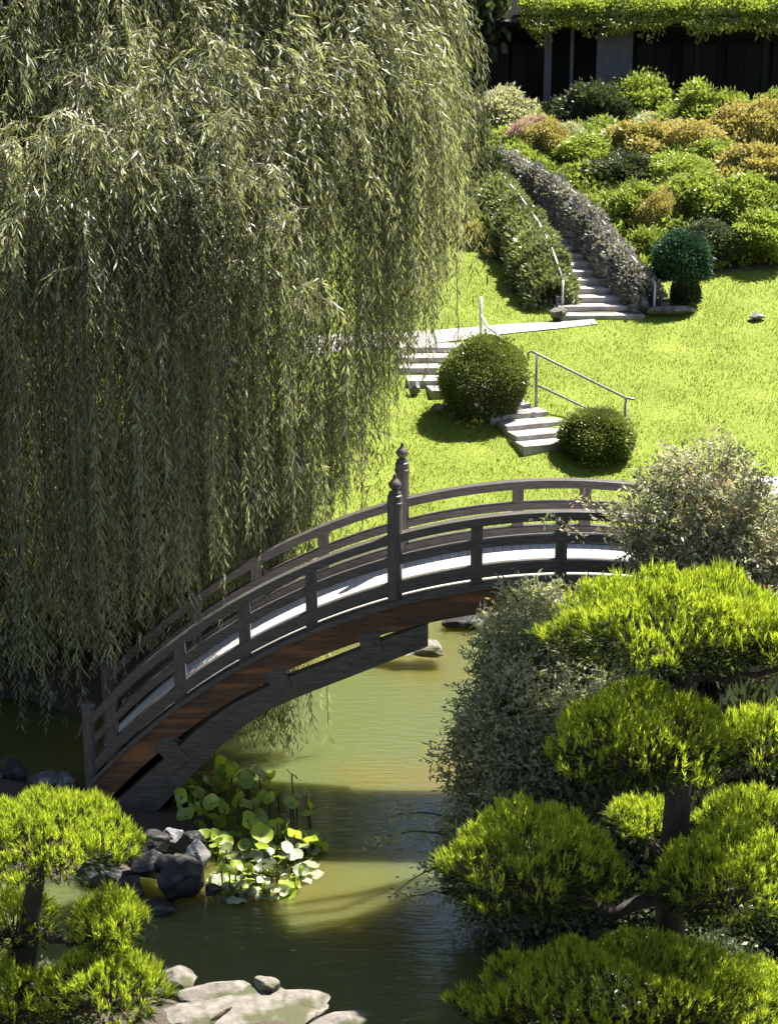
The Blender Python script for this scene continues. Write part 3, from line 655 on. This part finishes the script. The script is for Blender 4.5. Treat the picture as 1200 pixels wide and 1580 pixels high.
# ------------------------------------------------------------------ hillside shrubs
PROTO = [shrub_mesh(9000, .12, .055, L_green, 20, .46), shrub_mesh(9000, .10, .05, L_green, 26, .42), shrub_mesh(8500, .13, .05, L_green, 14, .5, fuzz=.22), shrub_mesh(10000, .09, .042, L_green, 32, .38)]
HS = [ # px centre, py foot, width, height, material, label, name
 (775, 215, 120, 68, L_pale, 'pale grey green shrub at the top of the hillside stairs', 0),
 (712, 235, 90, 60, L_dkgreen, 'dark shrub at the stair top touching the willow edge', 0),
 (836, 222, 50, 34, L_pink, 'small pink flowering azalea on the upper slope', 1),
 (872, 232, 64, 40, L_pale, 'low pale shrub beside the pink azalea', 0),
 (925, 212, 120, 72, L_dkgreen, 'dark shaded shrub in front of the house screen', 0),
 (985, 205, 120, 82, L_green, 'tall fresh green shrub before the grey house screen', 0),
 (1095, 225, 130, 92, L_green, 'round bright green shrub below the dark house windows', 0),
 (1015, 222, 80, 44, L_grey, 'greyish low shrub tucked between the two tall green ones', 0),
 (1195, 215, 80, 66, L_green, 'green shrub at the right end of the house front row', 0),
 (1192, 262, 90, 66, L_orange, 'orange tipped azalea at the far right of the upper slope', 1),
 (985, 262, 100, 46, L_orange, 'wide orange tipped azalea in the middle of the slope', 1),
 (1065, 262, 110, 44, L_orange, 'orange azalea clump left of the round green shrub', 1),
 (900, 268, 100, 44, L_green, 'low light green shrub above the right handrail', 0),
 (1110, 285, 90, 54, L_green, 'mid slope green shrub under the orange azaleas', 0),
 (960, 305, 120, 52, L_dkgreen, 'dark low shrub in the middle of the slope near the handrail', 0),
 (1050, 308, 120, 52, L_green, 'green shrub below the pair of orange azaleas', 0),
 (1168, 318, 100, 56, L_orange, 'orange and yellow azalea above the big lower shrubs', 1),
 (1205, 318, 60, 60, L_pale, 'pale shrub cut by the right edge of the picture', 0),
 (975, 362, 100, 66, L_green, 'yellow green shrub just right of the dry ivy', 0),
 (1015, 372, 60, 52, L_orange, 'small orange azalea above the blue green topiary', 1),
 (1080, 368, 130, 78, L_green, 'broad bright green shrub behind the topiary', 0),
 (1165, 375, 130, 82, L_green, 'broad green shrub on the lower slope at the right', 0),
 (1010, 425, 80, 62, L_green, 'leafy shrub between dry ivy and topiary', 0),
 (1105, 418, 110, 60, L_dkgreen, 'shaded shrub at the lawn edge right of the topiary', 0),
 (1180, 418, 120, 70, L_green, 'bright shrub at the lawn edge in the right corner', 0),
 (733, 385, 44, 26, L_orange, 'small reddish orange shrub by the mound under the willow', 1),
 (768, 402, 40, 22, L_orange, 'second tiny reddish shrub at the edge of the stair bed', 1),
 (700, 372, 70, 60, L_ivy, 'leafy shrub left of the stair hedge under the willow', 0),
 (845, 250, 60, 40, L_orange, 'orange azalea just above the right handrail near the stair top', 1),
 (1130, 235, 90, 50, L_orange, 'orange azalea under the round bright green shrub', 1),
 (1085, 330, 70, 44, L_orange, 'small orange azalea in the middle of the lower slope', 1),
 (805, 235, 46, 36, L_pink, 'pale pink azalea left of the small pink one', 1),
 (745, 330, 90, 80, L_dkgreen, 'dark shrub filling the bed left of the stair hedge', 0),
 (800, 408, 80, 50, L_dkgreen, 'low dark shrub at the foot of the left stair hedge', 0),
]
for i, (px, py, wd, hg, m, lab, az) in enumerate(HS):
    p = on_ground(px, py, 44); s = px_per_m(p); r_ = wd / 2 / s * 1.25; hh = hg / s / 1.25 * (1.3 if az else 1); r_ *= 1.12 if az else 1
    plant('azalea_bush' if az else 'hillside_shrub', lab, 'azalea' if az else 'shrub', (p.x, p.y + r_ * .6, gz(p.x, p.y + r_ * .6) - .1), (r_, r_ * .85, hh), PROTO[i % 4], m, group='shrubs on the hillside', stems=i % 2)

# low ground cover that fills the slope between the shrubs
def cover():
    n = 130000; X = rng.uniform(1, 20, n); Y = rng.uniform(48.5, 64, n)
    k = lawn_mask(X, Y) < .15; X, Y = X[k], Y[k]
    sx = np.interp(Y, [47, 49, 51, 53, 56, 59], [5.9, 5.7, 5.1, 4.3, 3.2, 2.0]); k = np.abs(X - sx) > 1.15; X, Y = X[k], Y[k]; n = len(X)
    lv = Leaves(); h = .5 + .36 * np.sin(X * 1.9 + Y) * np.sin(Y * 1.4 - X * .6)
    lv.add(np.stack([X, Y, ground_z(X, Y) + rng.random(n) * np.maximum(h, .05)], -1), rng.normal(0, .6, (n, 3)) + (0, 0, .5), rng.uniform(.12, .24, n), .1, .55)
    tag(lv.build('ground_cover', L_green), 'low leafy ground cover between the hillside shrubs', 'ground cover', kind='stuff')
cover()

# clipped topiary by the stair foot
p = on_ground(1050, 472); s = px_per_m(p)
t = thing('topiary_tree', 'dark blue green clipped topiary on a short trunk by the foot of the stairs', 'tree', p)
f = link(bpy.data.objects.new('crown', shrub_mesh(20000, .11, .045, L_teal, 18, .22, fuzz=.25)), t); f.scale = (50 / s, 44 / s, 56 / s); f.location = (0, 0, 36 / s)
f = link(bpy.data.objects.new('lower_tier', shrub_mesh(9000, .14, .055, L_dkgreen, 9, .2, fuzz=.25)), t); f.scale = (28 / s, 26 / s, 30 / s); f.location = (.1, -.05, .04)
mb = MB(); mb.tube([(0, 0, -.2), (.05, 0, .4), (0, .03, .8), (.02, 0, 1.3)], [.1, .08, .07, .05], 8); mb.build('trunk', M_bark, t, True)

# ------------------------------------------------------------------ house on the hill
def build_house():
    Y0 = 65.5; fl = 8.0; X0 = at(700, 100, Y0).x; X1 = at(1330, 100, Y0).x; W_ = X1 - X0; cx = (X0 + X1) / 2
    t = thing('garden_house', 'dark timber house with deep veranda and vine covered eaves on the hilltop', 'house', (cx, Y0, fl))
    def pt(name, boxes, m, parent=t, bevel=.01):
        mb = MB()
        for c, sz in boxes: mb.box(c, sz)
        return mb.build(name, m, parent, bevel=bevel)
    pt('base', [((0, 3.4, -.55), (W_ + .6, 8.4, 1.0))], M_concrete)
    pt('wall', [((0, 3.2, 1.55), (W_, .2, 3.1)), ((-W_ / 2 + .1, 5.2, 1.55), (.2, 3.8, 3.1)), ((W_ / 2 - .1, 5.2, 1.55), (.2, 3.8, 3.1))], M_housewood)
    xw = lambda px: at(px, 90, Y0 + 3).x - cx
    for px in (760, 815, 1010, 1080, 1150, 1220):
        f = pt('window', [((xw(px), 3.07, 2.62), (1.4, .08, .1)), ((xw(px), 3.07, .45), (1.4, .08, .1)), ((xw(px) - .66, 3.07, 1.53), (.08, .08, 2.06)), ((xw(px) + .66, 3.07, 1.53), (.08, .08, 2.06)), ((xw(px), 3.075, 1.53), (.05, .06, 2.06))], M_housewood)
        pt('pane', [((xw(px), 3.09, 1.53), (1.23, .02, 2.05))], M_glass, f, 0)
    for px, wd in ((845, .26), (882, .12), (1075, .2), (1180, .2)):
        pt('veranda_post', [((at(px, 90, Y0).x - cx, .12, 1.55), (wd, wd, 3.1))], M_screen if px < 900 else M_housewood)
    pt('screen_panel', [((at(948, 90, Y0).x - cx, .14, 1.55), (1.28, .14, 3.1))], M_screen)
    pt('veranda_beam', [((0, .12, 3.2), (W_ + .2, .2, .2))], M_housewood)
    mb = MB(); mb.add([(-W_ / 2 - .6, -.8, 3.2), (W_ / 2 + .6, -.8, 3.2), (W_ / 2 + .6, 3.8, 4.6), (-W_ / 2 - .6, 3.8, 4.6), (W_ / 2 + .6, 8.2, 3.2), (-W_ / 2 - .6, 8.2, 3.2),
                      (-W_ / 2 - .6, -.8, 3.35), (W_ / 2 + .6, -.8, 3.35), (W_ / 2 + .6, 3.8, 4.75), (-W_ / 2 - .6, 3.8, 4.75), (W_ / 2 + .6, 8.2, 3.35), (-W_ / 2 - .6, 8.2, 3.35)],
                     [(0, 3, 2, 1), (3, 5, 4, 2), (6, 7, 8, 9), (9, 8, 10, 11), (0, 1, 7, 6), (4, 5, 11, 10), (1, 2, 8, 7), (2, 4, 10, 8), (0, 6, 9, 3), (3, 9, 11, 5)])
    mb.build('roof', M_roof, t)
    pt('floor_board', [((0, 1.4, -.01), (W_ + .4, 3.4, .1))], M_housewood)
    # vine over the eave
    v = thing('eave_vine', 'sunlit leafy vine trailing along the house eave', 'vine', (cx + 1.0, Y0 - .7, fl + 3.3))
    n = 22000; x0 = at(800, 30, Y0).x - cx - 1.0; x1 = W_ / 2; X = rng.uniform(x0, x1, n)
    hump = .5 + .12 * np.sin(X * 2.1) + .1 * np.sin(X * 4.7 + 1)
    a = rng.uniform(0, 2 * np.pi, n); rr = np.sqrt(rng.uniform(.4, 1, n)); yy = np.cos(a) * rr * .75; zz = np.sin(a) * rr * hump + .36 + np.abs(yy - .3) * .05 + np.where(yy > .2, yy * .3, 0)
    hang = rng.random(n) < .2; zz = np.where(hang, zz - rng.random(n) * .35 * (np.sin(X * 3.3) + .7), zz)
    lv = Leaves(); lv.add(np.stack([X, yy, zz], -1), np.stack([rng.normal(0, .6, n), np.cos(a), np.sin(a) + .2], -1), rng.uniform(.1, .2, n), .1, .55)
    lv.build('foliage', L_green, v)
    mb = MB(); k = np.linspace(x0, x1, 30); mb.tube(np.c_[k, .1 * np.sin(k * 2), .1 * np.sin(k * 3)], .03, 6); mb.build('stem', M_twig, v, True)
build_house()

# dark trees behind the willow and the house
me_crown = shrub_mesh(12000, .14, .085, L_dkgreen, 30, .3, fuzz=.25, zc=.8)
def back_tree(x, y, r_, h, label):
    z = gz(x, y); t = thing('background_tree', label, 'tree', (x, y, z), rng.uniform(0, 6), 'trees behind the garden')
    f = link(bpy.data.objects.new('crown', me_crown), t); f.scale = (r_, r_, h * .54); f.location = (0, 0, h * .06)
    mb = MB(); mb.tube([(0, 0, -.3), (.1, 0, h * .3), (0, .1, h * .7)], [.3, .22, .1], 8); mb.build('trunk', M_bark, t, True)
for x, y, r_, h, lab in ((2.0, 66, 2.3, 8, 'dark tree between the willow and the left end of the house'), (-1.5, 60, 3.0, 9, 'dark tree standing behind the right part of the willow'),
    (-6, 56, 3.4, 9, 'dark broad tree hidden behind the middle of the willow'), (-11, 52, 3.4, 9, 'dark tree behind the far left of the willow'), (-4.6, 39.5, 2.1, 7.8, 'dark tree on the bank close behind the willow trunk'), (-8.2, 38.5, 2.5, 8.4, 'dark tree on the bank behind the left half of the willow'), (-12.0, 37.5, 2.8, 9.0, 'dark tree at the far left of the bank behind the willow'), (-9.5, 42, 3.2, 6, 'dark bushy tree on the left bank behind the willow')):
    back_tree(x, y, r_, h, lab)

# undergrowth in the shade of the willow and below the right pine
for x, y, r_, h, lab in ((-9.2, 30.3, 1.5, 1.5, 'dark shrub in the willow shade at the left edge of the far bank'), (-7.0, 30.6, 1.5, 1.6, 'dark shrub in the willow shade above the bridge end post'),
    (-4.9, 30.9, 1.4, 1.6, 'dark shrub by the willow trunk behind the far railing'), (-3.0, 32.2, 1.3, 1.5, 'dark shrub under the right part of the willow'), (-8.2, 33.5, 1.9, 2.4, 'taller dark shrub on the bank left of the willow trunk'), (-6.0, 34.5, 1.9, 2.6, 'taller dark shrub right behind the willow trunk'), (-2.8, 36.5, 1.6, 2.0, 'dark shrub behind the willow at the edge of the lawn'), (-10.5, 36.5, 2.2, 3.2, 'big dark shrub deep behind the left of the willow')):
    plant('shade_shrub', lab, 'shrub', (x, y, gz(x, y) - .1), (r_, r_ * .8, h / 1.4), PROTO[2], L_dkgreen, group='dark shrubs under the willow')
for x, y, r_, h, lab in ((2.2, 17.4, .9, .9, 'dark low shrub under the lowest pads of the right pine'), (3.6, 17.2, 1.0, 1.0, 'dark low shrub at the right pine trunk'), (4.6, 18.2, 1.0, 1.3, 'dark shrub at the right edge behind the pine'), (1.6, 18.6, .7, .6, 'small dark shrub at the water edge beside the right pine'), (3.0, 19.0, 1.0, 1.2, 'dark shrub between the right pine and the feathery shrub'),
    (3.3, 20.3, 1.6, 2.6, 'tall shrub, coloured dark for pine shade, filling the bank behind the right pine trunk'), (4.9, 20.6, 1.5, 3.4, 'tall shrub, coloured dark for pine shade, at the right edge behind the pine pads'), (2.2, 19.6, 1.0, 1.5, 'shrub, coloured dark for pine shade, at the foot of the feathery shrub'),  # dark leaf colour here stands in for shade cast by the pine pads
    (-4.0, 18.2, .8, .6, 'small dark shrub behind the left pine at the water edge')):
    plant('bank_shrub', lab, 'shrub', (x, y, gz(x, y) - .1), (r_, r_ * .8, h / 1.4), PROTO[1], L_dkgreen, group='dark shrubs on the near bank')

# unseen tree, added with a bough placed to shade the near water
def shade_tree():
    b = np.array((9.6, 27.4, gz(9.6, 27.4))); t = thing('added_shade_tree', 'added unseen tree beyond the right edge whose bough shades the pond', 'tree', b)
    mb = MB(); mb.tube(np.array([b + (0, 0, -.4), b + (0, 0, 4), b + (-.2, 0, 9), b + (-.6, -.2, 13.5)]) - b, [.5, .36, .3, .2], 10); mb.build('trunk', M_bark, t, True)
    lv = Leaves()
    for (x, y, z) in ((1.6, 24.0, 12.9), (2.6, 24.2, 13.0), (3.6, 24.1, 12.9), (2.0, 25.0, 13.0), (3.1, 25.1, 13.1), (6.0, 23.0, 12.9), (6.9, 23.1, 13.0), (6.4, 22.0, 12.9), (4.8, 24.0, 12.9)):
        e = np.array((x, y, z)); mb = MB(); mb.tube(branch_path(b + (-.5, -.2, 11.2), e, .05, 8, .05) - b, np.linspace(.12, .02, 8), 7); mb.build('branch', M_bark, t, True)
        n = 6500; d = lump_dirs(n); lv.add(e + d * (1.05, 1.0, .8) * (rng.random(n) ** .4)[:, None] - b, d + rng.normal(0, .6, (n, 3)), rng.uniform(.12, .22, n), .1, .5)
    lv.build('crown', L_dkgreen, t)
shade_tree()

# ------------------------------------------------------------------ rocks
def rock(label, loc, size, m, rz=0, name='boulder', group=None, seed=0, rough=.22):
    import bmesh
    rg = np.random.default_rng(seed + 40); bm = bmesh.new(); bmesh.ops.create_icosphere(bm, subdivisions=4, radius=1)
    V = np.array([v.co for v in bm.verts]); k = 20; dirs = unit(rg.normal(size=(k, 3))); offs = rg.uniform(.5, .88, k)
    for d, f in zip(dirs, offs):
        q = V @ d; V = V - np.maximum(q - f, 0)[:, None] * d * .95
    ph = rg.uniform(0, 6, 9)
    V = V * (1 + rough * .25 * (np.sin(V[:, :1] * 5 + ph[0]) * np.sin(V[:, 1:2] * 5 + ph[1]) + .6 * np.sin(V[:, 2:] * 9 + ph[2]) * np.sin(V[:, :1] * 8 + ph[3]) + .35 * np.sin(V[:, 1:2] * 17 + ph[4]) * np.sin(V[:, 2:] * 15 + ph[5])))
    for v, c in zip(bm.verts, V): v.co = c * np.array(size)
    me = bpy.data.meshes.new(name); bm.to_mesh(me); bm.free(); me.materials.append(m)
    o = link(bpy.data.objects.new(name, me)); o.location = loc; o.rotation_euler = (0, 0, rz)
    return tag(o, label, 'rock', group)
ROCKS = [ # px, py of centre, Y, half width, half depth, half height (m), material, label
 (285, 1362, 22.0, .40, .42, .36, M_darkrock, 'large smooth dark boulder at the tip of the left bank'),
 (306, 1318, 22.6, .22, .22, .24, M_rock, 'pale grey rock standing at the lotus edge of the bank'),
 (230, 1335, 22.3, .34, .3, .26, M_darkrock, 'dark rounded boulder left of the largest bank boulder'),
 (200, 1375, 21.9, .26, .26, .2, M_darkrock, 'dark wet rock at the waterline behind the left pine'),
 (236, 1296, 23.0, .28, .26, .22, M_darkrock, 'dark stone under the foot of the bridge beam'),
 (265, 1290, 23.2, .18, .2, .15, M_rock, 'grey stone between bridge foot and pale rock'),
 (150, 1350, 22.3, .4, .3, .22, M_darkrock, 'dark flat boulder half hidden by the left pine'),
 (205, 1325, 22.6, .2, .2, .2, M_darkrock, 'dark angular stone between pine top and the big boulders'),
 (258, 1335, 22.2, .18, .2, .2, M_darkrock, 'small dark stone wedged left of the largest boulder'),
 (300, 1292, 22.9, .2, .2, .15, M_darkrock, 'flat dark stone behind the pale rock at the lotus edge'),
 (185, 1300, 22.9, .26, .25, .2, M_darkrock, 'dark stone just right of the left pine top'),
 (328, 1372, 21.9, .15, .15, .1, M_darkrock, 'small wet stone at the waterline right of the largest boulder'),
 (180, 1400, 21.5, .4, .3, .14, M_darkrock, 'long low dark stone at the water behind the left pine'),
 (245, 1400, 21.5, .26, .22, .1, M_darkrock, 'low dark stone in front of the largest boulder'),
 (60, 1205, 25.2, .42, .25, .14, M_rock, 'low sunlit stone on the left bank beyond the pine'),
 (102, 1202, 25.3, .25, .2, .15, M_rock, 'small grey stone beside the bridge end post'),
 (20, 1195, 25.0, .22, .22, .36, M_darkrock, 'upright black stone at the left edge above the pine'),
 (660, 1001, 31.0, .42, .4, .2, M_slab, 'pale flat topped rock in the pond under the bridge'),
 (605, 1004, 31.0, .5, .35, .14, M_rock, 'low grey rock in the pond left of the pale one'),
 (720, 962, 33.0, .5, .35, .2, M_darkrock, 'dark shaded rock on the far pond edge under the deck'),
 (272, 1512, 19.1, .34, .3, .24, M_slab, 'pale granite block at the left end of the near bank'),
 (335, 1532, 18.85, .62, .36, .15, M_slab, 'broad lichen covered slab on the near bank'),
 (414, 1520, 18.9, .2, .18, .16, M_slab, 'small rounded pale stone perched on the near slabs'),
 (455, 1545, 18.75, .5, .34, .13, M_slab, 'mossy granite slab right of the small pale stone'),
 (520, 1580, 18.3, .42, .3, .15, M_slab, 'pale slab at the right tip of the near bank'),
 (290, 1578, 18.2, .6, .4, .2, M_slab, 'wide bright granite slab at the bottom edge of the picture'),
 (370, 1572, 18.45, 1.5, .75, .2, M_slab, 'bright broad flat stone at the bottom centre of the near bank'),
 (860, 486, 47.0, .28, .25, .22, M_slab, 'pale boulder at the left foot of the hillside stairs'),
 (990, 468, 47.6, .32, .3, .3, M_rock, 'pale boulder at the right foot of the hillside stairs'),
 (1035, 478, 47.3, .8, .4, .18, M_rock, 'long low stone in front of the topiary'),
 (1168, 487, 47.0, .25, .2, .1, M_rock, 'tiny stone lying alone on the right lawn'),
 (640, 598, 42.6, .22, .2, .2, M_rock, 'pale stone at the left side of the lawn steps'),
 (675, 628, 41.6, .2, .18, .12, M_rock, 'small pale stone at the left of the boxwood ball shadow'),
]
for i, (px, py, Y, a, b_, c, m, lab) in enumerate(ROCKS):
    rock(lab, at(px, py, Y), (a, b_, c), m, rng.uniform(-.4, .4), seed=i)

# ------------------------------------------------------------------ lotus leaves by the bank
def lotus_mesh(seed, cup):
    rg = np.random.default_rng(seed); n = 22; ring = [(.12, 0), (.4, .25), (.72, .62), (1.0, 1.0)]; V = [(0, 0, -.10 * cup)]
    ph = rg.uniform(0, 6, 3)
    for r_, k in ring:
        for j in range(n):
            a = 2 * math.pi * j / n; wv = math.sin(a * 3 + ph[0]) * .14 + math.sin(a * 5 + ph[1]) * .07
            rr = r_ * (1 + .06 * math.sin(a * 2 + ph[2])); V.append((rr * math.cos(a), rr * math.sin(a), cup * (r_ * r_ * .35 - .1) + wv * k * k))
    F = [(0, 1 + j, 1 + (j + 1) % n) for j in range(n)] + [(1 + i * n + j, 1 + i * n + n + j, 1 + i * n + n + (j + 1) % n, 1 + i * n + (j + 1) % n) for i in range(3) for j in range(n)]
    me = bpy.data.meshes.new('leaf_blade'); me.from_pydata(V, [], F); me.polygons.foreach_set('use_smooth', [True] * len(F))
    a = me.attributes.new('tint', 'FLOAT', 'FACE'); a.data.foreach_set('value', np.full(len(F), rg.uniform(.2, 1)).astype(np.float32)); me.materials.append(L_lotus); return me
LOT = [lotus_mesh(k, c) for k, c in ((1, .9), (2, 1.3), (3, .25), (4, .5), (5, .1))]
mbs = MB(); mbs.tube([(0, 0, 0), (.02, 0, .5), (0, 0, 1)], .012, 6)
stalk_me = bpy.data.meshes.new('stalk'); stalk_me.from_pydata(np.concatenate(mbs.v).tolist(), [], mbs.f); stalk_me.materials.append(L_ivy)
def lotus():
    poly = [(300, 1195), (330, 1165), (400, 1185), (450, 1190), (470, 1215), (490, 1260), (500, 1300), (480, 1330), (500, 1345), (440, 1385), (350, 1392), (325, 1360), (335, 1310), (290, 1265), (265, 1250)]
    def inside(x, y):
        c = False
        for i in range(len(poly)):
            (x1, y1), (x2, y2) = poly[i], poly[i - 1]
            if (y1 > y) != (y2 > y) and x < (x2 - x1) * (y - y1) / (y2 - y1) + x1: c = not c
        return c
    k = 0; spots = []
    tries = 0
    while k < 270 and tries < 45000:
        tries += 1
        px, py = rng.uniform(260, 510), (rng.uniform(1160, 1395) if rng.random() < .4 else rng.uniform(1285, 1395))
        if not inside(px, py): continue
        far = py < 1290; h = rng.uniform(.06, .45) if far else rng.choice([.02, rng.uniform(.03, .14), rng.uniform(.08, .34) if py < 1345 else .03])
        w_ = at(px, py, 24); sc = rng.uniform(.085, .16) if far else rng.uniform(.06, .125)
        tt = (CAM_H - h) / (CAM_H - w_.z); x, y = w_.x * tt, 24 * tt
        if gz(x, y) > .25 or 24.3 < y < 26.5 and x < -3.2: continue
        if any((x - a) ** 2 + (y - b_) ** 2 + (h - c) ** 2 < ((.33 if far else .24) * (sc + s_)) ** 2 for a, b_, c, s_ in spots): continue
        spots.append((x, y, h, sc)); k += 1
        lab, g = ('upright yellow green lotus leaf at the back of the patch', 'tall lotus leaves behind') if far else ('lotus leaf, often with painted pale sheen, in the low front of the patch', 'floating lotus leaves in front')
        t = thing('lotus_leaf', lab, 'lotus leaf', (x, y, min(0, gz(x, y)) - .0), rng.uniform(0, 6.28), g)
        b = link(bpy.data.objects.new('leaf_blade', LOT[rng.integers(0, 3) if h > .1 else rng.integers(2, 5)]), t)
        b.scale = (sc, sc, sc); b.location = (0, 0, h - min(0, gz(x, y))); tl = .6 if far else (.6 if h > .08 else .22)
        if not far: b.material_slots[0].link = 'OBJECT'; b.material_slots[0].material = [L_lotus_sheen, L_lotus, L_dkgreen][int(rng.choice(3, p=[.45, .35, .2]))]
        b.rotation_euler = (rng.normal(0, tl), rng.normal(0, tl), 0)
        s = link(bpy.data.objects.new('stalk', stalk_me), t); s.scale = (1, 1, h - min(0, gz(x, y)) - sc * .05)
lotus()
